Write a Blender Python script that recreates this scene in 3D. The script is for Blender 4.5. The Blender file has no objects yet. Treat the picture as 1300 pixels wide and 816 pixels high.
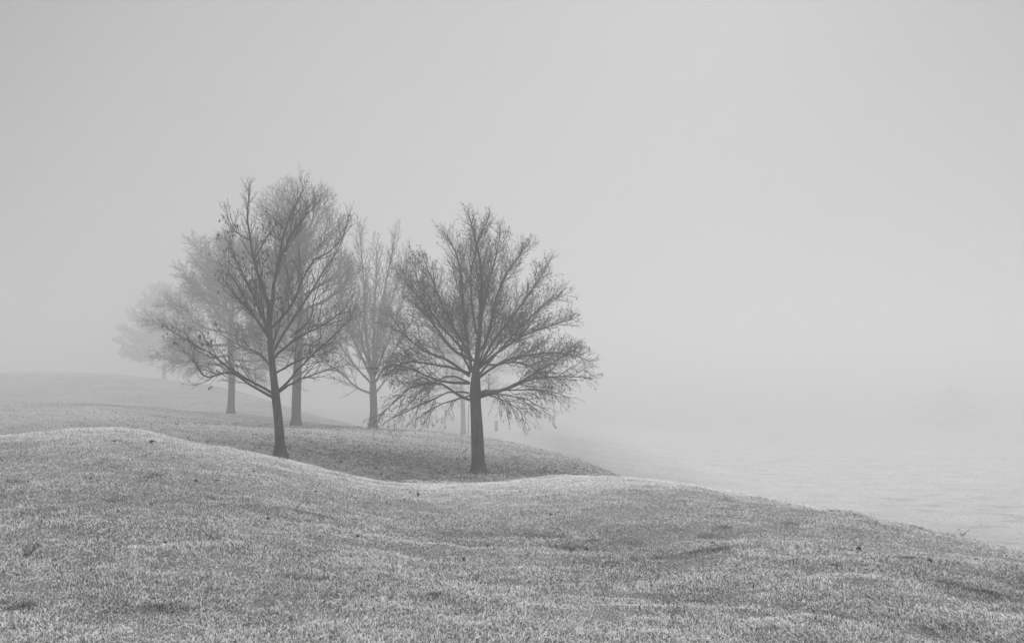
import bpy, math, random
import numpy as np

rng = np.random.default_rng(7)
random.seed(7)
scene = bpy.context.scene
COL = scene.collection

# ------------------------------------------------------------------ camera
F = 1100.0                      # focal length in photo pixels (photo 1300 wide)
CAM_Z = 1.6
PITCH = math.atan(92 / F)       # horizon at row 500, frame centre at row 408
cp, sp = math.cos(PITCH), math.sin(PITCH)

cam_d = bpy.data.cameras.new('camera')
cam = bpy.data.objects.new('camera', cam_d)
COL.objects.link(cam)
cam.location = (0, 0, CAM_Z)
cam.rotation_euler = (math.pi / 2 + PITCH, 0, 0)
cam_d.sensor_width = 36
cam_d.lens = 36 * F / 1300
cam_d.clip_start = 0.05
cam_d.clip_end = 5000
scene.camera = cam


def at(px, py, Y):
    """world point seen at photo pixel (px, py) at forward distance Y"""
    dx, dy = (px - 650) / F, -(py - 408) / F
    fy = cp - dy * sp
    fz = sp + dy * cp
    k = Y / fy
    return np.array([dx * k, Y, CAM_Z + fz * k])


# ------------------------------------------------------------------ terrain
ctrl = []


def row(pts):
    for p in pts:
        if len(p) == 3:
            ctrl.append(at(*p))


def rowz(Y, pts):
    for px, z in pts:
        ctrl.append(np.array([(px - 650) / F * Y, Y, z]))


for x in (-40, -20, 0, 20, 40):
    ctrl.append(np.array([x, -15, -0.1]))
    ctrl.append(np.array([x, 0, -0.02 - 0.004 * x]))
rowz(4, [(-400, .05), (0, .02), (430, 0), (850, -.06), (1300, -.12), (1800, -.2)])
rowz(7, [(-300, .25), (0, .22), (200, .22), (430, .08), (700, -.02), (900, -.04), (1150, -.10), (1300, -.16), (1650, -.4)])
rowz(10, [(-300, .5), (0, .53), (180, .56), (330, .40), (430, .22), (560, .04), (700, .02), (850, .06)])
# the crest of the near mound
row([(-300, 570, 15), (-120, 560, 15), (0, 556, 15), (100, 551, 15), (180, 549, 15), (250, 560, 14.5), (330, 578, 14),
     (430, 602, 13.5), (500, 614, 14), (560, 617, 15), (620, 614, 16), (700, 609, 16), (790, 607, 15), (860, 613, 14),
     (940, 627, 13), (1050, 648, 12), (1150, 668, 11.5), (1220, 685, 11), (1300, 702, 10.5), (1450, 740, 10), (1700, 800, 9)])
# the hollow behind it
rowz(19, [(-300, .1), (0, .2), (180, .12), (330, -.15), (430, -.42), (700, -.45), (790, -.62), (900, -1.1), (1050, -1.7), (1200, -2.2), (1400, -2.8), (1800, -3.2)])
row([(480, 598, 20.5), (560, 607, 21), (640, 606, 21)])
# the second mound the two near trees stand on
row([(0, 552, 24), (120, 545, 24), (355, 580, 21), (607, 601, 24), (520, 585, 24), (690, 602, 23.5), (440, 566, 25),
     (755, 590, 27), (707, 577, 30), (652, 566, 33), (594, 558, 36), (545, 554, 37), (472, 545, 38), (376, 541, 33),
     (300, 540, 32), (200, 530, 31), (348, 541, 32)])
rowz(30, [(820, -2.2), (900, -2.8), (1050, -3.4), (1300, -3.6), (1700, -3.7)])
row([(-250, 522, 38), (0, 516, 38), (124, 513.6, 38), (227, 520, 39), (284, 526, 41), (293, 526, 42)])
rowz(46, [(-200, .75), (0, .85), (124, .8), (227, .55), (300, .45), (480, -.45), (600, -1.15), (700, -1.9), (800, -2.7), (950, -3.3), (1200, -3.5), (1600, -3.7)])
# the third and fourth ridges in the haze
row([(-200, 492, 56), (0, 489, 56), (135, 487, 57), (199, 483, 62), (263, 488, 60), (309, 499, 57), (355, 516, 53), (419, 531, 50)])
row([(208, 480.5, 92)])
row([(-200, 478, 82), (0, 474.5, 82), (71, 472, 82), (117, 477, 82)])
row([(588, 551, 62), (630, 547, 70)])
ctrl += [np.array([(px - 650) / F * Y, Y, z]) for px, Y, z in
         [(270, 78, 1.6), (310, 72, 1.1), (355, 68, .1), (430, 72, -1.2), (500, 76, -1.7), (470, 58, -.9), (540, 60, -1.3)]]
rowz(66, [(780, -2.55), (830, -2.9), (1000, -3.4), (1300, -3.5), (1600, -3.6)])
rowz(150, [(-300, 1.5), (0, 1.8), (200, 1.5)])
rowz(110, [(350, 0), (450, -1.2), (700, -2.6), (900, -3.5), (1200, -4.0), (1600, -4.0)])
rowz(220, [(-500, 0), (0, .5), (350, -2), (700, -4), (1200, -5), (1700, -5)])
rowz(500, [(-500, -3), (650, -6), (1700, -7)])
rowz(1000, [(-500, -8), (650, -9), (1700, -9)])
ctrl = np.array(ctrl)


def dm(Y):
    """the ground beyond the near trees stretches further back"""
    return Y if Y <= 24 else 24 + (Y - 24) * 1.75


for p_ in ctrl:
    k_ = dm(p_[1]) / p_[1] if p_[1] > 24 else 1.0
    p_[0] *= k_
    p_[2] = CAM_Z - (CAM_Z - p_[2]) * k_
    p_[1] *= k_


def warp(x, y):
    return np.stack([x / (y + 25.0) * 1.6, np.log(y + 25.0)], -1)


def phi(d2):
    return np.where(d2 > 1e-12, 0.5 * d2 * np.log(np.maximum(d2, 1e-12)), 0.0)


_c = warp(ctrl[:, 0], ctrl[:, 1])
_n = len(_c)
_d2 = ((_c[:, None] - _c[None]) ** 2).sum(-1)
_A = np.zeros((_n + 3, _n + 3))
_A[:_n, :_n] = phi(_d2) + np.eye(_n) * 2e-6
_A[:_n, _n] = 1
_A[:_n, _n + 1:] = _c
_A[_n:, :_n] = _A[:_n, _n:].T
_w = np.linalg.solve(_A, np.concatenate([ctrl[:, 2], np.zeros(3)]))


def _hash(ix, iy, seed):
    h = (ix.astype(np.int64) * 374761393 + iy.astype(np.int64) * 668265263 + seed * 982451653) & 0x7fffffff
    h = ((h ^ (h >> 13)) * 1274126177) & 0x7fffffff
    h = h ^ (h >> 16)
    return (h & 0xffff) / 65535.0


def vnoise(x, y, seed=0):
    ix, iy = np.floor(x), np.floor(y)
    fx, fy = x - ix, y - iy
    fx, fy = fx * fx * (3 - 2 * fx), fy * fy * (3 - 2 * fy)
    a, b = _hash(ix, iy, seed), _hash(ix + 1, iy, seed)
    c, d = _hash(ix, iy + 1, seed), _hash(ix + 1, iy + 1, seed)
    return (a * (1 - fx) + b * fx) * (1 - fy) + (c * (1 - fx) + d * fx) * fy


def lumps(x, y):
    """hummocks of the turf, metres"""
    wx = x + .6 * vnoise(x * .7, y * .7, 11)
    wy = y + .6 * vnoise(x * .7, y * .7, 12)
    n = .10 * (vnoise(wx * .62, wy * 1.0, 1) - .5) + .065 * (vnoise(wx * 1.7, wy * 2.4, 2) - .5) + .028 * (vnoise(x * 4.3, y * 5.5, 3) - .5)
    return n / (1 + np.maximum(y - 16, 0) / np.where(x < 0, 70, 30))


def base_h(x, y):
    x = np.asarray(x, float).ravel()
    y = np.asarray(y, float).ravel()
    out = np.empty(len(x))
    for s in range(0, len(x), 60000):
        q = warp(x[s:s + 60000], y[s:s + 60000])
        d2 = ((q[:, None] - _c[None]) ** 2).sum(-1)
        out[s:s + 60000] = phi(d2) @ _w[:_n] + _w[_n] + q @ _w[_n + 1:]
    return out


def height(x, y):
    x = np.asarray(x, float).ravel()
    y = np.asarray(y, float).ravel()
    far = np.clip(y, 0, 80) / 80
    return base_h(x, y) + lumps(x, y) + far * .25 * (vnoise(x * .12, y * .2, 5) - .5)


# ------------------------------------------------------------------ helpers
def new_obj(name, mesh, mat, parent=None):
    o = bpy.data.objects.new(name, mesh)
    COL.objects.link(o)
    if mat:
        mesh.materials.append(mat)
    if parent:
        o.parent = parent
    return o


def mesh_from(name, verts, loops, starts, smooth=True):
    me = bpy.data.meshes.new(name)
    verts = np.asarray(verts, np.float32)
    loops = np.asarray(loops, np.int32)
    starts = np.asarray(starts, np.int32)
    me.vertices.add(len(verts))
    me.vertices.foreach_set('co', verts.ravel())
    me.loops.add(len(loops))
    me.loops.foreach_set('vertex_index', loops)
    me.polygons.add(len(starts))
    me.polygons.foreach_set('loop_start', starts)
    me.update(calc_edges=True)
    if smooth:
        me.polygons.foreach_set('use_smooth', np.ones(len(starts), bool))
    me.validate()
    return me


def mesh_quads(name, verts, quads, smooth=True):
    q = np.asarray(quads, np.int32)
    return mesh_from(name, verts, q.ravel(), np.arange(len(q)) * q.shape[1], smooth)


def thing(name, label, cat, loc, group=None):
    o = bpy.data.objects.new(name, None)
    COL.objects.link(o)
    o.location = loc
    o.empty_display_size = .3
    o['label'] = label
    o['category'] = cat
    if group:
        o['group'] = group
    return o


class NT:
    def __init__(s, mat):
        s.t = mat.node_tree
        s.n = s.t.nodes
        s.n.clear()

    def __call__(s, typ, inp=None, **kw):
        nd = s.n.new(typ)
        for k, v in kw.items():
            setattr(nd, k, v)
        for k, v in (inp or {}).items():
            sock = nd.inputs[k]
            if isinstance(v, bpy.types.NodeSocket):
                s.t.links.new(v, sock)
            else:
                sock.default_value = v
        return nd


def g3(v):
    return (v, v, v, 1)


def ramp(nt, fac, stops):
    r = nt('ShaderNodeValToRGB', {'Fac': fac})
    e = r.color_ramp.elements
    while len(e) < len(stops):
        e.new(.5)
    for el, (p, v) in zip(e, stops):
        el.position = p
        el.color = g3(v)
    return r.outputs['Color']


def new_mat(name):
    m = bpy.data.materials.new(name)
    m.use_nodes = True
    return m, NT(m)


# ------------------------------------------------------------------ materials
def mat_ground():
    m, nt = new_mat('frosted_turf')
    geo = nt('ShaderNodeNewGeometry').outputs['Position']
    mp = nt('ShaderNodeMapping', {'Vector': geo, 'Scale': (1, 1.6, 1)}).outputs['Vector']
    mps = nt('ShaderNodeMapping', {'Vector': geo, 'Scale': (.6, 1.1, 1)}).outputs['Vector']
    big = nt('ShaderNodeTexNoise', {'Vector': mps, 'Scale': .5, 'Detail': 4.0, 'Roughness': .6}).outputs['Fac']
    mid = nt('ShaderNodeTexNoise', {'Vector': mp, 'Scale': 2.3, 'Detail': 6.0, 'Roughness': .7}).outputs['Fac']
    fine = nt('ShaderNodeTexNoise', {'Vector': geo, 'Scale': 22.0, 'Detail': 5.0, 'Roughness': .75}).outputs['Fac']
    a = ramp(nt, mid, [(.3, .40), (.7, .76)])
    b = ramp(nt, fine, [(.32, .22), (.55, .52), (.72, .80)])
    mx = nt('ShaderNodeMix', {0: .55, 6: a, 7: b}, data_type='RGBA').outputs[2]
    c = ramp(nt, big, [(.34, .80), (.64, 1.10)])
    mul = nt('ShaderNodeMix', {0: 1.0, 6: mx, 7: c}, data_type='RGBA', blend_type='MULTIPLY').outputs[2]
    att = nt('ShaderNodeAttribute', attribute_name='frost').outputs['Fac']  # also carries the light painted on the crests
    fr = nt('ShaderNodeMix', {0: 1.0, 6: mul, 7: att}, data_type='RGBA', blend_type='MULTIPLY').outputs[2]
    bh = nt('ShaderNodeMath', {0: mid, 1: fine}, operation='ADD').outputs[0]
    bump = nt('ShaderNodeBump', {'Height': bh, 'Strength': .9, 'Distance': .06}).outputs['Normal']
    bs = nt('ShaderNodeBsdfPrincipled', {'Base Color': fr, 'Roughness': .95, 'Normal': bump, 'Specular IOR Level': .1})
    nt('ShaderNodeOutputMaterial', {'Surface': bs.outputs[0]})
    return m


def mat_blade():
    m, nt = new_mat('frosted_grass_blade')
    c = nt('ShaderNodeAttribute', attribute_name='tone').outputs['Color']
    d = nt('ShaderNodeBsdfDiffuse', {'Color': c})
    t = nt('ShaderNodeBsdfTranslucent', {'Color': c})
    mx = nt('ShaderNodeMixShader', {0: .22, 1: d.outputs[0], 2: t.outputs[0]})
    nt('ShaderNodeOutputMaterial', {'Surface': mx.outputs[0]})
    return m


def mat_bark(name, lo, hi, scale=14):
    m, nt = new_mat(name)
    co = nt('ShaderNodeTexCoord').outputs['Object']
    mp = nt('ShaderNodeMapping', {'Vector': co, 'Scale': (1, 1, .16)}).outputs['Vector']
    n1 = nt('ShaderNodeTexNoise', {'Vector': mp, 'Scale': float(scale), 'Detail': 6.0, 'Roughness': .7}).outputs['Fac']
    n2 = nt('ShaderNodeTexNoise', {'Vector': co, 'Scale': 3.0, 'Detail': 3.0}).outputs['Fac']
    s = nt('ShaderNodeMath', {0: n1, 1: n2}, operation='MULTIPLY').outputs[0]
    c = ramp(nt, s, [(.12, lo), (.42, hi)])
    bump = nt('ShaderNodeBump', {'Height': n1, 'Strength': .8, 'Distance': .03}).outputs['Normal']
    bs = nt('ShaderNodeBsdfPrincipled', {'Base Color': c, 'Roughness': .9, 'Normal': bump, 'Specular IOR Level': .15})
    nt('ShaderNodeOutputMaterial', {'Surface': bs.outputs[0]})
    return m


def mat_plain(name, v, var=.4, scale=9., rough=.85):
    m, nt = new_mat(name)
    co = nt('ShaderNodeTexCoord').outputs['Object']
    n1 = nt('ShaderNodeTexNoise', {'Vector': co, 'Scale': scale, 'Detail': 4.0}).outputs['Fac']
    c = ramp(nt, n1, [(.3, v * (1 - var)), (.7, v * (1 + var))])
    bs = nt('ShaderNodeBsdfPrincipled', {'Base Color': c, 'Roughness': rough, 'Specular IOR Level': .2})
    nt('ShaderNodeOutputMaterial', {'Surface': bs.outputs[0]})
    return m


M_ground = mat_ground()
M_blade = mat_blade()
M_bark = mat_bark('dark_wet_bark', .010, .085)
M_twig = mat_plain('twig_bark', .045)
M_leaf = mat_plain('dry_leaf', .05)
M_litter = mat_plain('frosted_fallen_leaf', .13, .7, 20.)
M_pale = mat_plain('frost_rimmed_leaf', .30, .9, 45.)
M_wood = mat_plain('weathered_post_wood', .10)

# ------------------------------------------------------------------ ground sheet


def frost_and_light(x, y):
    """rime on the turf, less near sheltering trees, plus painted light along the crests"""
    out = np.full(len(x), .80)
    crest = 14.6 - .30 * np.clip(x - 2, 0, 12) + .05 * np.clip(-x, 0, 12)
    out += .55 * np.exp(-((y - crest) / 2.6) ** 2) * (y < crest + 2.5)  # rim light of the near crest, put into the turf colour
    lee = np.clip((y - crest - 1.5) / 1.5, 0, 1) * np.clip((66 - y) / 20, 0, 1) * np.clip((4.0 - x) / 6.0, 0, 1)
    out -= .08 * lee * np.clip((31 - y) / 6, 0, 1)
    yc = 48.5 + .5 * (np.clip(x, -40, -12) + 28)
    out += .30 * np.exp(-((y - yc) / 3.5) ** 2) * np.clip((-8 - x) / 6, 0, 1)  # far ridge crest brightened in colour as if lit
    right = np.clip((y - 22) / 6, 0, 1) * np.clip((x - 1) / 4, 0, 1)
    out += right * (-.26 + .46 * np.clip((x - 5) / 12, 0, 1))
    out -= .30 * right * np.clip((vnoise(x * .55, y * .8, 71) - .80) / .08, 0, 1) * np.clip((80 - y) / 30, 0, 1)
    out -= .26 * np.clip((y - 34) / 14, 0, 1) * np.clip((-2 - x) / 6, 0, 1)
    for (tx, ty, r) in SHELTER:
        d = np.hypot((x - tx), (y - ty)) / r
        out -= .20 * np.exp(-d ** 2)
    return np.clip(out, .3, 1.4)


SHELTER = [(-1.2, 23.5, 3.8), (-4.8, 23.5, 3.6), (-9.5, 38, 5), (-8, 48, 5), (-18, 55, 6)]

NR, NC = 620, 560
vv = np.linspace(math.log(25 - 14.0), math.log(25 + 1400.0), NR)
yy = np.exp(vv) - 25
# concentrate rows in the near ground
yy = np.unique(np.concatenate([np.arange(-14, 2, .5), np.arange(2, 30, .08), np.arange(30, 110, .35), np.geomspace(110, 1400, 120)]))
NR = len(yy)
uu = np.linspace(-1, 1, NC)
uu = np.sign(uu) * (np.abs(uu) * .55 + np.abs(uu) ** 3 * .75)
Yg, Ug = np.meshgrid(yy, uu, indexing='ij')
Xg = Ug * (Yg + 25) * .85
Zg = height(Xg, Yg)
V = np.stack([Xg.ravel(), Yg.ravel(), Zg], -1)
i = np.arange(NR * NC).reshape(NR, NC)
Q = np.stack([i[:-1, :-1], i[:-1, 1:], i[1:, 1:], i[1:, :-1]], -1).reshape(-1, 4)
me = mesh_quads('ground', V, Q)
a = me.attributes.new('frost', 'FLOAT', 'POINT')  # rime and soil tone, painted crest light included
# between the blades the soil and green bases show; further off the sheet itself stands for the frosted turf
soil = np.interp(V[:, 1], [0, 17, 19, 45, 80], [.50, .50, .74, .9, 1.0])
a.data.foreach_set('value', (soil * frost_and_light(V[:, 0], V[:, 1])).astype(np.float32))
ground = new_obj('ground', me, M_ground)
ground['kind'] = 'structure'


def gz(x, y):
    return float(height(np.array([x]), np.array([y]))[0])


# ------------------------------------------------------------------ grass
def grass(name, n, ymin, ymax, ypow, halfw, hgt, wid, label, seed):
    r = np.random.default_rng(seed)
    Y = ymin + (ymax - ymin) * r.random(n) ** ypow
    X = (r.random(n) * 2 - 1) * (Y * halfw + 1.5)
    # clumping: most blades grow in small tufts scattered without order
    nt_ = max(1, n // 16)
    ty = ymin + (ymax - ymin) * r.random(nt_) ** ypow
    tx = (r.random(nt_) * 2 - 1) * (ty * halfw + 1.5)
    k_ = r.integers(0, nt_, n)
    sg = .026 + .0012 * ty[k_]
    ox, oy = r.normal(0, 1, n), r.normal(0, 1, n)
    intuft = r.random(n) < .62
    X = np.where(intuft, tx[k_] + ox * sg, X)
    Y = np.where(intuft, ty[k_] + oy * sg, Y)
    tuft = np.where(intuft, r.random(nt_)[k_], .35)
    ox, oy = ox * .35 * intuft, oy * .35 * intuft
    Z = height(X, Y) - .004
    clump = vnoise(X * 1.7, Y * 2.2, 31) * .6 + vnoise(X * 6, Y * 6, 32) * .4
    H = hgt * (.40 + .7 * r.random(n)) * (.40 + 1.1 * clump) * (.75 + .5 * tuft)
    H *= np.where(r.random(n) < .02, 1.8, 1.0)
    W = wid * (.6 + .8 * r.random(n)) * (1 + .035 * np.maximum(Y - 6, 0))
    az = r.random(n) * 2 * math.pi
    # lean: away from tuft centre + common wind direction patches
    wind = vnoise(X * .5, Y * .5, 41) * 6.28
    lx = np.cos(az) * .85 + ox + .18 * np.cos(wind)
    ly = np.sin(az) * .85 + oy + .18 * np.sin(wind)
    lean = .45 + .75 * r.random(n)
    lx, ly = lx * lean * H, ly * lean * H
    pa = r.random(n) * math.pi
    px, py = np.cos(pa) * W / 2, np.sin(pa) * W / 2
    P = np.zeros((n, 5, 3), np.float32)
    P[:, 0] = np.stack([X - px, Y - py, Z], -1)
    P[:, 1] = np.stack([X + px, Y + py, Z], -1)
    mx, my, mz = X + lx * .35, Y + ly * .35, Z + H * .6
    P[:, 2] = np.stack([mx + px * .8, my + py * .8, mz], -1)
    P[:, 3] = np.stack([mx - px * .8, my - py * .8, mz], -1)
    P[:, 4] = np.stack([X + lx, Y + ly, Z + H * (.95 - .25 * lean)], -1)
    b = (np.arange(n) * 5)[:, None]
    quad = b + np.array([0, 1, 2, 3])
    tri = b + np.array([3, 2, 4])
    loops = np.concatenate([quad, tri], 1).ravel()
    starts = np.stack([np.arange(n) * 7, np.arange(n) * 7 + 4], 1).ravel()
    me = bpy.data.meshes.new(name)
    me.vertices.add(n * 5)
    me.vertices.foreach_set('co', P.ravel())
    me.loops.add(len(loops))
    me.loops.foreach_set('vertex_index', loops.astype(np.int32))
    me.polygons.add(len(starts))
    me.polygons.foreach_set('loop_start', starts.astype(np.int32))
    me.update(calc_edges=False)
    fr = frost_and_light(X, Y)
    lum = np.clip(lumps(X, Y) / .11 + .5, 0, 1)          # hummock shading put into the blade tone, hollows darker
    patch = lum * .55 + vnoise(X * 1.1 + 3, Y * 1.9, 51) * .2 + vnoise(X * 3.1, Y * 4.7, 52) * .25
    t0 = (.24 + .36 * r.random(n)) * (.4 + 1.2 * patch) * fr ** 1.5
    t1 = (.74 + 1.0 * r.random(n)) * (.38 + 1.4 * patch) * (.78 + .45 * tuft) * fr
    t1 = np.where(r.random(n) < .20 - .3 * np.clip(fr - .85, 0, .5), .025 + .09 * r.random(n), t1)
    # painted shadow-side streaks of the hummocks, and a few worn, matted spots
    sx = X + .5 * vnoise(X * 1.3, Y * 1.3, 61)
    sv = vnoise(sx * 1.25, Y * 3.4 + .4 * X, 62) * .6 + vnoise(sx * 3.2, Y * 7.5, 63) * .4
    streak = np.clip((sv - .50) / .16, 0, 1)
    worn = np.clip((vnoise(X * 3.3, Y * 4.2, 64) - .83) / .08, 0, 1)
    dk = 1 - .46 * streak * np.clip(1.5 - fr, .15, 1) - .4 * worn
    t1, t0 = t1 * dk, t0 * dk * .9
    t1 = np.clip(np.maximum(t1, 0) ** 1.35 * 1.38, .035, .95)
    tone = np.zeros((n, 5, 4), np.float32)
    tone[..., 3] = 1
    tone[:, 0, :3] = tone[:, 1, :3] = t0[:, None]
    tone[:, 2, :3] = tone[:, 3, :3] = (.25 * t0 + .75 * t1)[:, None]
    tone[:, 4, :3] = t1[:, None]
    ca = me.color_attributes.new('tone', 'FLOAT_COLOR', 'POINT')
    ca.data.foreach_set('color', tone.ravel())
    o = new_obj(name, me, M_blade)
    o['kind'] = 'stuff'
    o['label'] = label
    o['category'] = 'grass'
    return o


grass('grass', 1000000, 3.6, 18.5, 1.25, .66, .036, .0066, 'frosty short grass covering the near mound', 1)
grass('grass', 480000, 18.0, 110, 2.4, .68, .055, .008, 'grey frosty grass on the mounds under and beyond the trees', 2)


# ------------------------------------------------------------------ branching
class Tubes:
    """collects tapered tubes"""

    def __init__(s):
        s.v, s.f, s.n = [], [], 0

    def add(s, P, R, k):
        P = np.asarray(P, float)
        R = np.asarray(R, float)
        m = len(P)
        T = np.gradient(P, axis=0)
        T /= np.linalg.norm(T, axis=1)[:, None] + 1e-9
        ref = np.array([0, 0, 1.]) if abs(T[0][2]) < .8 else np.array([1., 0, 0])
        A = np.cross(T, ref)
        A /= np.linalg.norm(A, axis=1)[:, None] + 1e-9
        B = np.cross(T, A)
        th = np.arange(k) * 2 * math.pi / k
        ring = P[:, None] + R[:, None, None] * (np.cos(th)[None, :, None] * A[:, None] + np.sin(th)[None, :, None] * B[:, None])
        i = np.arange(m * k).reshape(m, k) + s.n
        j = np.roll(i, -1, 1)
        q = np.stack([i[:-1], j[:-1], j[1:], i[1:]], -1).reshape(-1, 4)
        s.v.append(ring.reshape(-1, 3))
        s.f.append(q)
        s.n += m * k

    def build(s, name, mat, parent, origin):
        if not s.v:
            return None
        v = np.concatenate(s.v) - np.asarray(origin)[None]
        me = mesh_quads(name, v, np.concatenate(s.f))
        return new_obj(name, me, mat, parent)


class Leaves:
    def __init__(s):
        s.p = []

    def add(s, p, size):
        s.p.append((p, size))

    def build(s, name, mat, parent, origin, seed=3):
        if not s.p:
            return None
        r = np.random.default_rng(seed)
        n = len(s.p)
        C = np.array([p for p, _ in s.p]) - np.asarray(origin)[None]
        S = np.array([q for _, q in s.p])[:, None]
        # a hanging folded leaf / seed bract: two wings joined on a bent midrib
        down = np.stack([r.normal(0, .3, n), r.normal(0, .3, n), -np.ones(n)], -1)
        down /= np.linalg.norm(down, axis=1)[:, None]
        az = r.random(n) * 6.28
        side = np.stack([np.cos(az), np.sin(az), np.zeros(n)], -1)
        oth = np.cross(down, side)
        top = C
        mid = C + down * S * .55 + oth * S * .12
        tip = C + down * S * 1.1
        l = mid + side * S * .30 + oth * S * .15
        rr = mid - side * S * .28 + oth * S * .18
        V = np.stack([top, l, tip, mid, rr], 1).reshape(-1, 3)
        b = (np.arange(n) * 5)[:, None]
        f = np.concatenate([b + np.array([0, 1, 3]), b + np.array([3, 1, 2]), b + np.array([0, 3, 4]), b + np.array([3, 2, 4])], 0)
        me = mesh_quads(name, V, f, smooth=False)
        return new_obj(name, me, mat, parent)


def norm(v):
    return v / (np.linalg.norm(v) + 1e-9)


def spline(P, n):
    """Catmull-Rom resample of a traced limb"""
    P = np.asarray(P, float)
    Q = np.vstack([2 * P[0] - P[1], P, 2 * P[-1] - P[-2]])
    out = []
    segs = len(P) - 1
    for t in np.linspace(0, segs, n):
        k = min(int(t), segs - 1)
        u = t - k
        a, b, c, d = Q[k], Q[k + 1], Q[k + 2], Q[k + 3]
        out.append(.5 * ((2 * b) + (c - a) * u + (2 * a - 5 * b + 4 * c - d) * u * u + (3 * b - a - 3 * c + d) * u ** 3))
    return np.array(out)


class Tree:
    def __init__(s, seed, base, cfg):
        s.r = np.random.default_rng(seed)
        s.base = np.asarray(base, float)
        s.c = cfg
        s.crown = Tubes()
        s.leaves = Leaves()
        s.limbs = []
        s.tips = 0

    def shoot(s, p, d, L, rad, level):
        c = s.c
        nseg = {1: 9, 2: 6, 3: 4}.get(level, 4)
        P = [np.array(p)]
        step = L / nseg
        trop = c['trop'][min(level, 3)]
        if callable(trop):
            trop = trop(p)
        wob = c['wob'][min(level, 3)]
        ctr = s.base + np.array([0, 0, c['hc']])
        for k in range(nseg):
            out = norm(P[-1] - ctr)
            t = k / nseg
            bend = trop * (t if c.get('late') else 1)
            d = norm(d + s.r.normal(0, wob, 3) + np.array([0, 0, bend]) + out * c['out'] * .1)
            P.append(P[-1] + d * step)
        P = np.array(P)
        t = np.linspace(0, 1, nseg + 1)
        R = rad * (1 - t) ** .8 + c['tip']
        return P, R

    def children(s, P, R, level, lo=.2):
        """side shoots along the polyline P"""
        c = s.c
        seg = np.linalg.norm(np.diff(P, axis=0), axis=1)
        cum = np.concatenate([[0], np.cumsum(seg)])
        L = cum[-1]
        if L < .05:
            return
        spacing = c['space'][level]
        if 'sparse' in c:
            spacing *= c['sparse'](P[len(P) // 2])
        n = max(2, int(L * (1 - lo) / spacing))
        az = s.r.random() * 6.28
        for k in range(n):
            t = lo + (1 - lo) * (k + s.r.random() * .9) / n
            if t > .99:
                t = .99
            x = t * L
            i = min(np.searchsorted(cum, x) - 1, len(seg) - 1)
            i = max(i, 0)
            u = (x - cum[i]) / seg[i]
            p = P[i] * (1 - u) + P[i + 1] * u
            T = norm(P[i + 1] - P[i])
            r0 = R[i] * (1 - u) + R[i + 1] * u
            az += 2.4 + s.r.normal(0, .4)
            ref = np.array([0, 0, 1.]) if abs(T[2]) < .9 else np.array([1., 0, 0])
            A = norm(np.cross(T, ref))
            B = np.cross(T, A)
            ang = math.radians(s.r.normal(c['ang'][level], 8))
            d = norm(T * math.cos(ang) + (A * math.cos(az) + B * math.sin(az)) * math.sin(ang))
            ln = c['len'][level] * (1.15 - t * .90) * s.r.uniform(.6, 1.15)
            if level == 1:
                ln *= min(1.0, .35 + L / c['ref'])
            rad = min(r0 * .6, c['rad'][level] * s.r.uniform(.7, 1.2))
            P2, R2 = s.shoot(p, d, ln, rad, level)
            k_ = 5 if level == 1 else (4 if level == 2 else 3)
            s.crown.add(P2, R2, k_)
            if level < c['levels']:
                s.children(P2, R2, level + 1, .12)
            else:
                s.tips += 1
                if s.leafy(P2[-1]):
                    for q in range(s.r.integers(1, 3)):
                        s.leaves.add(P2[-1 - q] + s.r.normal(0, .01, 3), c['leaf'] * s.r.uniform(.6, 1.3))

    def leafy(s, p):
        c = s.c
        f = c.get('leafp')
        if f is None:
            return False
        return s.r.random() < (f(p) if callable(f) else f)

    def limb(s, P, r0, r1=.008, n=14, lo=.2, trim=1.0):
        P = spline(P, n)
        if trim < 1:
            q = np.linspace(0, (n - 1) * trim, n)
            P = np.stack([np.interp(q, np.arange(n), P[:, a_]) for a_ in range(3)], -1)
        P[1:-1] += s.r.normal(0, .008, (n - 2, 3))
        t = np.linspace(0, 1, n)
        R = r0 * (1 - t) ** .9 + r1
        s.limbs.append((P, R))
        s.children(P, R, 1, lo)

    def finish(s, root, trunkP, trunkR, k=14, barkm=None, twigm=None):
        o = s.base
        tb = Tubes()
        tb.add(trunkP, trunkR, k)
        # fluted, slightly irregular trunk
        v = tb.v[0].reshape(len(trunkP), k, 3)
        for i in range(len(trunkP)):
            cen = np.asarray(trunkP[i])
            hh = cen[2] - o[2]
            for j in range(k):
                th = j / k * 6.28
                f = 1 + .07 * math.sin(3 * th + .6 * hh + s.base[0]) + .05 * math.sin(5 * th + 1.7) + s.r.normal(0, .012)
                if hh < .35:
                    f *= 1 + (.35 - hh) * (1.2 if len(s.limbs) and len(trunkP) < 30 else .5) * (.6 + .5 * math.sin(4 * th + 1))
                v[i, j] = cen + (v[i, j] - cen) * f
        tb.v[0] = v.reshape(-1, 3)
        tb.build('trunk', barkm or M_bark, root, o)
        for P, R in s.limbs:
            t_ = Tubes()
            t_.add(P, R, 8)
            t_.build('limb', barkm or M_bark, root, o)
        s.crown.build('crown', twigm or M_twig, root, o)
        s.leaves.build('dead_leaves', M_leaf, root, o)
        print('tree', root.name, 'tips', s.tips, 'leaves', len(s.leaves.p))


def trunk_path(base, pts, n):
    P = spline(pts, n)
    P[0][2] = base[2] - .12
    return P


# ---- near right tree (traced scaffold) ----
def c6(x, y):
    return 470 + x / 2.814, 250 + y / 2.814


D1 = 24.0
b1 = at(607, 601, D1)
b1[2] = gz(b1[0], b1[1])


def trace(pts, conv, D, dend, r):
    """pixels to points, the limb running dend metres away from (or towards) the camera"""
    out = []
    m = len(pts)
    for i, p in enumerate(pts):
        px, py = conv(*p)
        t = i / (m - 1)
        out.append(at(px, py, D + dend * t + (r.normal(0, .05) if 0 < i else 0)))
    return out


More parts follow.
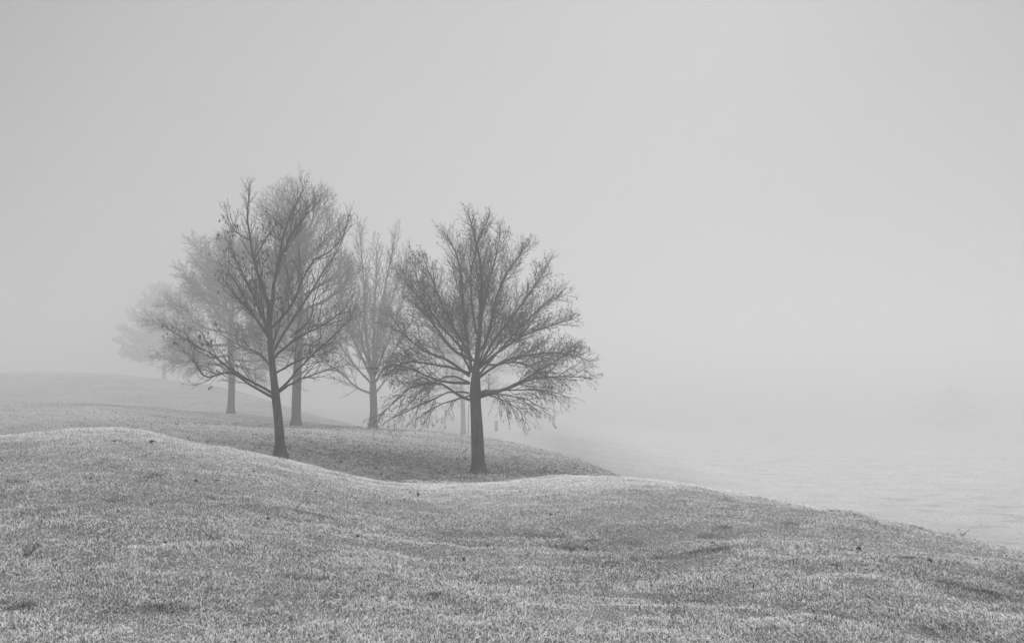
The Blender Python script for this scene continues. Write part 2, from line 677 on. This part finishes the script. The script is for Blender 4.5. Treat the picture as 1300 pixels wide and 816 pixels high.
def low1(p):
    return float(np.clip((b1[2] + 3.1 - p[2]) / 1.0, 0, 1))


cfg1 = dict(hc=2.3, out=.6, sparse=lambda p: 1 + .7 * low1(p), trop={1: lambda p: .05 - .10 * low1(p), 2: lambda p: .04 - .15 * low1(p), 3: lambda p: .0 - .2 * low1(p)},
            wob={1: .045, 2: .065, 3: .09}, tip=.0019,
            space={1: .112, 2: .072, 3: .052}, ang={1: 38, 2: 42, 3: 46}, len={1: 1.40, 2: .60, 3: .21},
            rad={1: .010, 2: .0038, 3: .0024}, ref=2.6, levels=3, leaf=.055,
            leafp=lambda p: .03 + (.55 if p[2] < b1[2] + 2.9 else .15) * (.3 + .5 * min(1, abs(p[0] - b1[0]) / 2.5)))
T1 = Tree(11, b1, cfg1)
r1 = np.random.default_rng(5)
L1 = [
    ([(378, 640), (390, 480), (398, 360), (395, 230), (370, 130), (345, 40)], .085, 0.1),
    ([(362, 630), (345, 500), (330, 380), (320, 250), (300, 190), (265, 115)], .05, -.7),
    ([(360, 630), (290, 540), (215, 440), (185, 370), (165, 280), (160, 200)], .05, .9),
    ([(355, 645), (270, 580), (190, 550), (120, 490), (65, 410)], .045, -1.0),
    ([(360, 610), (270, 480), (210, 400), (140, 320), (80, 250)], .042, 1.2),
    ([(355, 665), (270, 660), (180, 630), (100, 600), (20, 620)], .04, .9),
    ([(355, 725), (300, 700), (250, 665), (150, 680), (90, 730), (20, 790)], .04, -.8),
    ([(358, 655), (240, 600), (130, 590), (50, 640)], .04, -1.3),
    ([(368, 590), (300, 470), (250, 370), (210, 270), (190, 215)], .04, .4),
    ([(392, 705), (470, 690), (550, 650), (640, 600), (750, 530)], .042, .5),
    ([(392, 715), (480, 690), (580, 650), (700, 640), (800, 650)], .04, -.7),
    ([(385, 650), (450, 560), (540, 500), (640, 460), (740, 430)], .045, -1.0),
    ([(385, 620), (430, 530), (490, 450), (550, 370), (600, 300), (650, 212)], .045, .8),
    ([(382, 600), (420, 500), (440, 400), (470, 300), (530, 210), (570, 158)], .045, -.6),
    ([(385, 570), (400, 420), (430, 280), (455, 180), (470, 110)], .045, .6),
    ([(390, 650), (480, 585), (600, 560), (700, 560), (785, 585)], .04, 1.1),
    ([(380, 520), (365, 400), (360, 280), (385, 160), (430, 70)], .035, -.3),
    ([(388, 640), (440, 600), (520, 590), (600, 620), (660, 690)], .032, -1.6),
    ([(392, 640), (470, 540), (560, 440), (640, 370), (700, 350)], .036, 1.5),
    ([(350, 660), (280, 640), (200, 680), (140, 740)], .03, 1.6),
    ([(360, 640), (330, 560), (300, 470), (270, 400)], .035, -2.2),
    ([(385, 640), (400, 560), (430, 470), (450, 390)], .035, -2.3),
    ([(370, 650), (350, 560), (340, 450), (330, 360)], .035, 2.3),
    ([(390, 650), (420, 570), (480, 500), (520, 440)], .035, 2.3),
    ([(390, 700), (420, 690), (460, 715), (500, 780)], .022, 1.8),
    ([(365, 705), (310, 722), (240, 745), (170, 790)], .022, 1.5),
    ([(352, 700), (290, 695), (220, 725), (120, 770), (50, 805)], .022, -1.2),
    ([(395, 700), (470, 705), (560, 725), (640, 765)], .022, -.9),
    ([(395, 702), (450, 715), (520, 750), (560, 795)], .020, .9),
    ([(395, 695), (500, 690), (620, 690), (720, 720)], .024, 1.4),
]
for pts, rr, dd in L1:
    if pts[0][1] < 660:
        pts = [(pts[0][0], pts[0][1] - 70 * random.random())] + pts[1:]
    T1.limb(trace(pts, c6, D1, dd, r1), rr * .78, trim=.985 if pts[-1][1] > 500 else .94, lo=.26)
root = thing('bare_tree', 'dark broad-crowned bare tree with thick straight trunk and drooping twigs, furthest right', 'tree', b1, 'bare trees standing in the fog')
tp = trunk_path(b1, [b1, at(606, 570, D1), at(604.5, 535, D1), at(603, 505, D1), at(603.5, 480, D1), at(605, 455, D1)], 22)
h = tp[:, 2] - tp[0][2]
tr = np.interp(h, [0, .25, .8, 2.0, 2.4, 2.8, 3.3], [.21, .185, .17, .148, .155, .12, .075])
T1.finish(root, tp, tr, 18)


# ---- near left tree ----
def k1(x, y):
    return 120 + x / 2.041, 200 + y / 2.041


def k7(x, y):
    return 270 + x / 4.079, 220 + y / 4.079


D2 = 21.0
b2 = at(355.5, 580, D2)
b2[2] = gz(b2[0], b2[1])
cfg2 = dict(hc=2.2, out=.4, trop={1: .11, 2: .07, 3: .02}, wob={1: .04, 2: .06, 3: .09}, tip=.0019,
            space={1: .16, 2: .13, 3: .10}, ang={1: 36, 2: 40, 3: 45}, len={1: 1.2, 2: .50, 3: .2},
            rad={1: .010, 2: .0040, 3: .0025}, ref=3.0, levels=3, leaf=.08,
            leafp=lambda p: (.5 if (p[0] < b2[0] - .1 and p[2] > b2[2] + 2.6) else .05) * float(vnoise(np.array([p[0] * 2.2]), np.array([p[2] * 2.2]), 77)[0] > .56) + (.18 if (p[0] < b2[0] - 1.1 and p[2] < b2[2] + 2.1) else 0))
T2 = Tree(21, b2, cfg2)
L2 = [
    (k7, [(300, 760), (310, 620), (335, 490), (355, 370), (400, 220), (455, 110), (487, 10)], .048, .2),
    (k7, [(296, 700), (250, 560), (215, 460), (195, 350), (180, 230), (185, 120), (190, 30)], .04, -.5),
    (k1, [(464, 622), (410, 592), (350, 555), (290, 570), (262, 535), (235, 490)], .036, -.6),
    (k1, [(464, 612), (400, 575), (340, 540), (300, 505), (230, 470), (170, 425)], .036, .5),
    (k1, [(474, 606), (510, 570), (545, 530), (600, 480), (640, 440), (700, 390)], .036, -.5),
    (k1, [(474, 612), (520, 580), (590, 555), (660, 535)], .03, .9),
    (k1, [(460, 510), (500, 440), (540, 380), (590, 300), (640, 220), (660, 140)], .034, .7),
    (k1, [(464, 520), (520, 470), (580, 440), (640, 400), (680, 340)], .03, -1.0),
    (k1, [(455, 470), (420, 420), (385, 360), (345, 290), (305, 265)], .032, .8),
    (k7, [(285, 815), (210, 640), (170, 540), (115, 430), (70, 340)], .03, -.8),
    (k7, [(285, 830), (180, 700), (110, 620), (20, 500)], .028, .9),
    (k7, [(305, 800), (400, 700), (450, 590), (520, 450), (620, 400), (690, 290), (712, 185)], .034, -.3),
    (k7, [(400, 850), (500, 760), (530, 640), (570, 540), (640, 420)], .02, 1.2),
    (k7, [(340, 480), (400, 330), (480, 220), (525, 110)], .02, -.8),
    (k7, [(345, 440), (420, 300), (500, 200), (568, 130)], .02, .7),
    (k7, [(215, 460), (250, 380), (300, 300), (340, 250)], .016, -.9),
    (k7, [(190, 345), (130, 310), (90, 260), (70, 185)], .016, .2),
    (k1, [(458, 500), (480, 430), (500, 350), (520, 280)], .028, 1.6),
    (k1, [(456, 500), (440, 420), (430, 340), (440, 260)], .028, -1.6),
    (k1, [(468, 560), (430, 510), (360, 480), (300, 440)], .026, 1.5),
    (k1, [(466, 560), (520, 530), (580, 510), (620, 500)], .026, -1.5),
]
for cv, pts, rr, dd in L2:
    T2.limb(trace(pts, cv, D2, dd, r1), rr * .86, .0055, lo=.16, trim=.95)
root = thing('bare_tree', 'slender dark bare tree with low forked trunk and dead leaves, beside the near mound', 'tree', b2, 'bare trees standing in the fog')
tp = trunk_path(b2, [b2, at(*k1(478, 700), D2), at(*k1(469, 612), D2), at(*k1(461, 540), D2), at(*k1(455, 470), D2), at(*k1(452, 395), D2), at(*k7(300, 700), D2)], 24)
h = tp[:, 2] - tp[0][2]
tr = np.interp(h, [0, .25, .8, 1.6, 1.75, 2.4, 3.3, 4.1], [.155, .125, .108, .100, .092, .078, .062, .05])
T2.finish(root, tp, tr, 16)


# ---- procedural trees further back ----
def auto_tree(seed, px, py, D, top_py, half_px, label, r_base, fork, nl, shape, cfg_over, leader=1.0, lean=0.0, bark=None):
    D = dm(D)
    b = at(px, py, D)
    b[2] = gz(b[0], b[1])
    H = (at(px, top_py, D) - b)[2]
    Wd = half_px / F * D
    cfg = dict(hc=H * .35, out=.5, trop={1: .07, 2: .04, 3: .0}, wob={1: .045, 2: .065, 3: .09}, tip=.0036,
               space={1: .175, 2: .125, 3: .095}, ang={1: 38, 2: 42, 3: 45}, len={1: H * .22, 2: H * .09, 3: H * .032},
               rad={1: .016, 2: .0065, 3: .004}, ref=H * .4, levels=3, leaf=.08, leafp=.04)
    cfg.update(cfg_over)
    T = Tree(seed, b, cfg)
    r = np.random.default_rng(seed)
    az = r.random() * 6.28
    fz = fork * H
    sway = r.normal(0, .03 * H, (6, 2))
    sway[0] = 0
    sway[1] *= .2
    zs = np.linspace(0, leader * H * .97, 6)
    lead = np.stack([b[0] + sway[:, 0] * zs / H + lean * zs, b[1] + sway[:, 1] * zs / H, b[2] + zs], -1)
    lead = spline(lead, 30)
    lead[0][2] = b[2] - .15

    def on_lead(z):
        j = np.clip(np.searchsorted(lead[:, 2], b[2] + z), 1, 29)
        u = (b[2] + z - lead[j - 1][2]) / (lead[j][2] - lead[j - 1][2] + 1e-9)
        return lead[j - 1] * (1 - u) + lead[j] * u
    for k in range(nl):
        t = (k / max(1, nl - 1)) ** 1.1
        z0 = fz + t * (H * .80 - fz) * leader
        az += 2.4 + r.normal(0, .3)
        # envelope: where the tip goes
        el_lo, el_hi = shape['el']
        el = math.radians(el_lo + (el_hi - el_lo) * t + r.normal(0, 5))
        cz = shape.get('cz', .55) * H
        # reach the ellipsoid round (0,0,cz)
        a_, c_ = Wd, H - cz
        dirv = np.array([math.cos(az) * math.cos(el), math.sin(az) * math.cos(el), math.sin(el)])
        p0 = on_lead(z0)
        o_ = p0 - np.array([b[0], b[1], b[2] + cz])
        cc = c_ if True else c_
        A_ = (dirv[0] ** 2 + dirv[1] ** 2) / a_ ** 2 + dirv[2] ** 2 / cc ** 2
        B_ = 2 * ((o_[0] * dirv[0] + o_[1] * dirv[1]) / a_ ** 2 + o_[2] * dirv[2] / cc ** 2)
        C_ = (o_[0] ** 2 + o_[1] ** 2) / a_ ** 2 + o_[2] ** 2 / cc ** 2 - 1
        disc = B_ * B_ - 4 * A_ * C_
        Lm = (-B_ + math.sqrt(disc)) / (2 * A_) if disc > 0 else Wd * .6
        Lm = max(Lm, H * .12) * r.uniform(.82, 1.04)
        curve = shape.get('curve', .12)
        pts = []
        for q in np.linspace(0, 1, 5):
            pp = p0 + dirv * Lm * q
            pp = pp + np.array([0, 0, 1]) * Lm * curve * (q * q - q)
            if 0 < q < 1:
                pp = pp + r.normal(0, .025 * Lm, 3)
            pts.append(pp)
        T.limb(pts, r_base * (.40 - .22 * t) * r.uniform(.8, 1.1), .007, n=11, lo=.15)
    root = thing('bare_tree', label, 'tree', b, 'bare trees standing in the fog')
    h = lead[:, 2] - lead[0][2]
    tr = r_base * np.interp(h / H, [0, .03, .08, fork, .5, .8, 1], [1.25, 1.05, .97, .85, .5, .2, .05])
    # twiggy shoots along the upper leader too
    up = lead[lead[:, 2] > b[2] + fz]
    keep = dict(T.c['space'])
    T.c['space'][1] *= 2.2
    T.c['ref'] = H
    T.children(up, np.interp(np.linspace(0, 1, len(up)), [0, 1], [r_base * .6, .01]), 1, .25)
    T.c['space'] = keep
    T.finish(root, lead, tr, 12, bark, None)
    return root


M_bark2 = mat_bark('grey_bark', .03, .09, 10)
auto_tree(31, 376, 541, 33, 240, 80, 'tall grey bare tree with thick straight trunk behind the slender near tree', .215, .30, 22,
          {'el': (14, 60), 'cz': .50, 'curve': .25}, {'trop': {1: .10, 2: .05, 3: .02}, 'tip': .0036}, bark=M_bark2)
auto_tree(42, 293, 526, 42, 292, 114, 'grey rounded bare tree with short thick trunk left of the two nearest left trunks', .23, .26, 26,
          {'el': (0, 60), 'cz': .48, 'curve': .20}, {'leafp': .15, 'trop': {1: .05, 2: .0, 3: -.05}}, bark=M_bark2)


def k5(x, y):
    return 400 + x / 2.55, 240 + y / 2.55


D5 = dm(38)
b5 = at(472.5, 545, D5)
b5[2] = gz(b5[0], b5[1])
cfg5 = dict(hc=4, out=.4, trop={1: .10, 2: .06, 3: .02}, wob={1: .045, 2: .065, 3: .09}, tip=.0040,
            space={1: .26, 2: .18, 3: .13}, ang={1: 32, 2: 38, 3: 42}, len={1: 2.5, 2: 1.1, 3: .40},
            rad={1: .018, 2: .008, 3: .0045}, ref=5.0, levels=3, leaf=.09, leafp=.03)
T5 = Tree(57, b5, cfg5)
L5 = [
    ([(186, 600), (165, 480), (160, 330), (150, 210), (142, 110)], .09, .5),
    ([(188, 600), (205, 450), (230, 300), (248, 210), (262, 140)], .085, -.8),
    ([(188, 580), (192, 400), (200, 250), (196, 170)], .07, 1.4),
    ([(182, 662), (130, 638), (80, 592), (30, 562), (-15, 545)], .055, -.8),
    ([(194, 662), (230, 615), (280, 560), (325, 525)], .055, .9),
    ([(184, 610), (130, 500), (95, 400), (82, 290), (74, 190)], .065, 1.2),
    ([(190, 610), (240, 480), (278, 380), (294, 270), (298, 190)], .065, 1.0),
    ([(182, 630), (120, 560), (66, 480), (34, 400)], .055, 1.5),
    ([(190, 630), (235, 560), (285, 470), (330, 400)], .055, -1.5),
    ([(184, 600), (150, 480), (120, 360), (112, 240)], .055, -1.8),
    ([(188, 590), (215, 460), (255, 340), (280, 240)], .055, 2.0),
    ([(186, 640), (170, 560), (150, 500), (140, 420)], .05, -2.6),
    ([(188, 640), (200, 560), (215, 500), (230, 420)], .05, 2.8),
]
for pts, rr, dd in L5:
    T5.limb(trace(pts, k5, D5, dd * 1.2, r1), rr, .007, lo=.14)
root = thing('bare_tree', 'pale vase-shaped bare tree with upright branches between the thick trunk and the broad near tree', 'tree', b5, 'bare trees standing in the fog')
tp = trunk_path(b5, [b5, at(*k5(189, 720), D5), at(*k5(187, 660), D5), at(*k5(186, 610), D5), at(*k5(187, 570), D5)], 22)
h = tp[:, 2] - tp[0][2]
T5.finish(root, tp, np.interp(h, [0, .4, 1.2, 2.4, 3.2], [.27, .22, .20, .19, .12]), 14, M_bark2)
auto_tree(61, 588, 551, 62, 380, 92, 'faint bare tree whose pale trunk shows just left of the broad near trunk', .26, .30, 20,
          {'el': (2, 60), 'cz': .50, 'curve': .15}, {'space': {1: .28, 2: .22, 3: .17}, 'tip': .006}, bark=M_bark2)
auto_tree(74, 208, 480.5, 92, 362, 57, 'palest bare tree on the far left ridge, nearly lost in the fog', .30, .22, 36,
          {'el': (0, 60), 'cz': .46, 'curve': .15}, {'space': {1: .26, 2: .21, 3: .17}, 'tip': .017}, bark=M_bark2)
auto_tree(85, 1212, 548, 165, 492, 66, 'ghostly rounded tree far off on the right, almost dissolved in fog', .40, .10, 44,
          {'el': (0, 75), 'cz': .46, 'curve': .1}, {'space': {1: .5, 2: .4, 3: .4}, 'tip': .03, 'levels': 3}, bark=M_bark2)

# ------------------------------------------------------------------ post and stake beyond the mound
def post(px, py, D, hh, half, label, name, mat):
    D = dm(D)
    b = at(px, py, D)
    b[2] = gz(b[0], b[1])
    root = thing(name, label, 'post' if half > .03 else 'stake', b)
    t_ = Tubes()
    a = half * 1.41
    t_.add([(0, 0, -.3), (0, 0, hh * .5), (.005, 0, hh - .04), (.006, 0, hh)], [a, a, a * .98, a * .8], 4 if half > .03 else 6)
    o = t_.build('shaft', mat, root, (0, 0, 0))
    for p in o.data.polygons:
        p.use_smooth = False
    c_ = Tubes()
    c_.add([(.006, 0, hh + .002), (.006, 0, hh + half * .35)], [a * .95, a * .15], 4 if half > .03 else 6)
    c_.build('top', mat, root, (0, 0, 0))
    return root


post(630, 547.5, 70, 1.25, .15, 'short square marker post standing on the foggy field beyond the mound', 'marker_post', M_wood)
post(594.6, 556, 36.5, 1.9, .013, 'thin upright stake on the mound just left of the broad near trunk', 'stake', M_wood)


# ------------------------------------------------------------------ fallen leaves
def leaf_mesh(name, seed, L, curl):
    """a curled lobed leaf with a thin stalk, 1 mm thick edges folded up"""
    r = np.random.default_rng(seed)
    nu, nw = 9, 6
    v, f = [], []
    for i in range(nu + 1):
        t = i / nu
        hw = math.sin(math.pi * t ** .8) * .42 * (1 + .28 * math.sin(t * 19 + seed))
        for j in range(nw + 1):
            q = j / nw * 2 - 1
            x = (t - .5) * L
            y = q * hw * L
            z = abs(q) ** 1.5 * hw * L * curl + .10 * L * math.sin(t * 5 + seed) + .05 * L * math.sin(q * 6 + t * 7) + .01
            v.append((x, y * (1 - .25 * curl), z + r.normal(0, .01 * L)))
    for i in range(nu):
        for j in range(nw):
            a = i * (nw + 1) + j
            f.append((a, a + 1, a + nw + 2, a + nw + 1))
    n0 = len(v)
    for k in range(5):
        t = k / 4
        c = np.array((-.5 * L - t * .45 * L, .06 * L * t * t, .02 + .12 * L * t))
        for m in range(3):
            th = m * 2.094
            v.append(tuple(c + np.array((0, math.cos(th), math.sin(th))) * .012 * L))
    for k in range(4):
        for m in range(3):
            a = n0 + k * 3 + m
            b = n0 + k * 3 + (m + 1) % 3
            f.append((a, b, b + 3, a + 3))
    me = bpy.data.meshes.new(name)
    me.from_pydata(v, [], f)
    me.materials.append(None)
    return me


leaf_meshes = []
for k in range(4):
    m_ = leaf_mesh('fallen_leaf', 40 + k, .085, .5 + .25 * k)
    m_.materials[0] = M_litter if k % 2 == 0 else M_leaf
    leaf_meshes.append(m_)


def put_leaf(px, py, Y, me, scale, label, group=None):
    # the place along this column where the turf meets the line of sight nearest to Y
    Ys = np.arange(4.5, Y + 1.5, .05)
    P = np.array([at(px, py, q) for q in Ys])
    g = height(P[:, 0], P[:, 1])
    hit = np.nonzero(P[:, 2] <= g + .02)[0]
    p = P[hit[0]] if len(hit) else P[-1]
    o = bpy.data.objects.new('fallen_leaf', me)
    COL.objects.link(o)
    o.location = (p[0], p[1], gz(p[0], p[1]) + .022)
    o.rotation_euler = (random.uniform(-.5, .5), random.uniform(-.5, .5), random.uniform(0, 6.28))
    o.scale = (scale,) * 3
    o['label'] = label
    o['category'] = 'leaf'
    if group:
        o['group'] = group
    return o


big = leaf_mesh('fallen_leaf', 91, .16, .9)
big.materials[0] = M_pale
o = put_leaf(41, 703, 9, big, 1.05, 'large curled frost-edged leaf lying in the grass at the bottom left')
o.rotation_euler = (.5, -.5, .5)
put_leaf(193, 562, 15, leaf_meshes[1], 1.0, 'single dark leaf on the bright crest of the near mound')
put_leaf(531, 630, 16, leaf_meshes[2], 1.1, 'pale-edged leaf in the dip between the two near mounds')
for px, py in [(323, 599), (275, 611), (316, 605), (145, 561), (248, 612), (455, 683), (619, 694), (700, 655), (520, 566 + 60), (745, 700),
               (820, 660), (905, 690), (1000, 705), (1090, 700), (590, 712), (150, 650), (210, 690), (380, 700), (340, 660), (660, 625),
               (960, 650), (870, 640), (1180, 715), (490, 640), (115, 610), (400, 625)]:
    put_leaf(px, py, 15, random.choice(leaf_meshes), random.uniform(.45, .75), 'small dry leaf lying in the frosty grass of the near mound', 'small fallen leaves on the near mound')

# leaf litter under the trees
r = np.random.default_rng(99)
n = 12000
k_ = r.integers(0, 5, n)
cen = np.array([(-1.2, 22.8, 2.6), (-4.2, 23.2, 2.4), (-3.0, 26.5, 3.0), (1.5, 24.0, 2.2), (-9.0, 37, 3.6)])[k_]
X = cen[:, 0] + r.normal(0, 1, n) * cen[:, 2]
Y = cen[:, 1] + r.normal(0, 1, n) * cen[:, 2] * .8
Z = height(X, Y) + .012 + .035 * r.random(n)
S = .022 + .034 * r.random(n)
az = r.random(n) * 6.28
ax = np.stack([np.cos(az), np.sin(az), r.normal(0, .35, n)], -1) * S[:, None]
bx = np.stack([-np.sin(az), np.cos(az), r.normal(0, .35, n)], -1) * S[:, None] * .6
C0 = np.stack([X, Y, Z], -1)
Vq = np.stack([C0 - ax, C0 + bx * .8 + [0, 0, .01], C0 + ax, C0 - bx * .8 + [0, 0, .012]], 1).reshape(-1, 3)
me = mesh_quads('leaf_litter', Vq, np.arange(n * 4).reshape(-1, 4), smooth=False)
o = new_obj('leaf_litter', me, mat_plain('leaf_litter', .16, .6, 6.))
o['kind'] = 'stuff'
o['label'] = 'dark fallen leaves strewn over the turf under the trees'
o['category'] = 'leaf litter'

# a weed on the right-hand crest
P = np.array([at(1221, 684, q) for q in np.arange(9, 13, .05)])
k0 = int(np.argmin(np.abs(P[:, 2] - height(P[:, 0], P[:, 1]))))
b = P[k0].copy()
b[2] = gz(b[0], b[1])
root = thing('weed', 'small dark weed sticking up from the turf on the right slope', 'weed', b)
st, lf = Tubes(), Leaves()
for k in range(9):
    a_ = random.random() * 6.28
    L_ = random.uniform(.06, .14)
    q = np.array([[0, 0, -.01], [math.cos(a_) * .25 * L_, math.sin(a_) * .25 * L_, .55 * L_], [math.cos(a_) * .75 * L_, math.sin(a_) * .75 * L_, .95 * L_]])
    st.add(spline(q, 6), np.linspace(.003, .0015, 6), 4)
    for m in (1, 2):
        lf.add(q[m], .018)
st.build('stems', M_twig, root, (0, 0, 0))
lf.build('leaves', M_leaf, root, (0, 0, 0))

# ------------------------------------------------------------------ sky, sun
w = bpy.data.worlds.new('World')
scene.world = w
w.use_nodes = True
nt = NT(w)
SUN_EL, SUN_AZ = math.radians(32), math.radians(14)      # azimuth to the right of the view axis
sky = nt('ShaderNodeTexSky')
sky.sky_type = 'NISHITA'
sky.sun_disc = False
sky.sun_elevation = SUN_EL
sky.sun_rotation = SUN_AZ
grey = nt('ShaderNodeHueSaturation', {'Saturation': 0.0, 'Color': sky.outputs[0]}).outputs[0]
gen = nt('ShaderNodeTexCoord').outputs['Generated']
sep = nt('ShaderNodeSeparateXYZ', {'Vector': gen}).outputs['Z']
# glow fades like a vignette; unseen overhead brightness added to light turf and haze
GA, GE = math.radians(3), math.radians(4)
dot = nt('ShaderNodeVectorMath', {0: gen, 1: (math.sin(GA) * math.cos(GE), math.cos(GA) * math.cos(GE), math.sin(GE))}, operation='DOT_PRODUCT').outputs['Value']
glow = ramp(nt, dot, [(0, .32), (.76, .35), (.80, .40), (.86, .495), (.915, .55), (1.0, .62)])
high = ramp(nt, sep, [(.5, 0), (.75, .9), (1.0, 1.0)])
hi2 = nt('ShaderNodeMix', {0: 1.0, 6: high, 7: (3.6, 3.6, 3.6, 1)}, data_type='RGBA', blend_type='MULTIPLY', clamp_result=False).outputs[2]
over = nt('ShaderNodeMix', {0: 1.0, 6: glow, 7: hi2}, data_type='RGBA', blend_type='LIGHTEN').outputs[2]
sc10 = nt('ShaderNodeMix', {0: 1.0, 6: over, 7: (10, 10, 10, 1)}, data_type='RGBA', blend_type='MULTIPLY', clamp_result=False).outputs[2]
mixed = nt('ShaderNodeMix', {0: .92, 6: grey, 7: sc10}, data_type='RGBA').outputs[2]
bg = nt('ShaderNodeBackground', {'Color': mixed, 'Strength': .10})
nt('ShaderNodeOutputWorld', {'Surface': bg.outputs[0]})

sd = bpy.data.lights.new('sun', 'SUN')
sd.energy = 1.5
sd.angle = math.radians(14)
sd.color = (1, 1, 1)
sun = bpy.data.objects.new('sun', sd)
COL.objects.link(sun)
sun.rotation_euler = (math.radians(90) - SUN_EL, 0, math.pi - SUN_AZ)
sun.location = (20, 80, 60)

# ------------------------------------------------------------------ haze
zb, zt = float(V[:, 2].min()) - 1.0, 21.0
x0, x1, y0, y1 = -1400, 1400, -60, 1460
hv = [(x, y, z) for z in (zb, zt) for y in (y0, y1) for x in (x0, x1)]
hf = [(0, 2, 3, 1), (4, 5, 7, 6), (0, 1, 5, 4), (2, 6, 7, 3), (0, 4, 6, 2), (1, 3, 7, 5)]
me = bpy.data.meshes.new('haze')
me.from_pydata(hv, [], hf)
M_haze, nt = new_mat('fog')
pv = nt('ShaderNodeVolumePrincipled', {'Color': g3(.70), 'Density': .0108, 'Anisotropy': .35})
nt('ShaderNodeOutputMaterial', {'Volume': pv.outputs[0]})
hz = new_obj('haze', me, M_haze)
hz['kind'] = 'stuff'
hz['label'] = 'pale even fog filling the whole scene'
hz['category'] = 'fog'

# ------------------------------------------------------------------ render
scene.view_settings.view_transform = 'Standard'
scene.view_settings.look = 'None'
scene.view_settings.gamma = 1
scene.view_settings.exposure = -.27
scene.cycles.volume_bounces = 3
scene.cycles.max_bounces = 6
scene.cycles.diffuse_bounces = 3
scene.cycles.transparent_max_bounces = 8
scene.cycles.use_denoising = True
scene.cycles.denoiser = 'OPENIMAGEDENOISE'
scene.cycles.denoising_input_passes = 'RGB_ALBEDO_NORMAL'
scene.cycles.denoising_prefilter = 'ACCURATE'
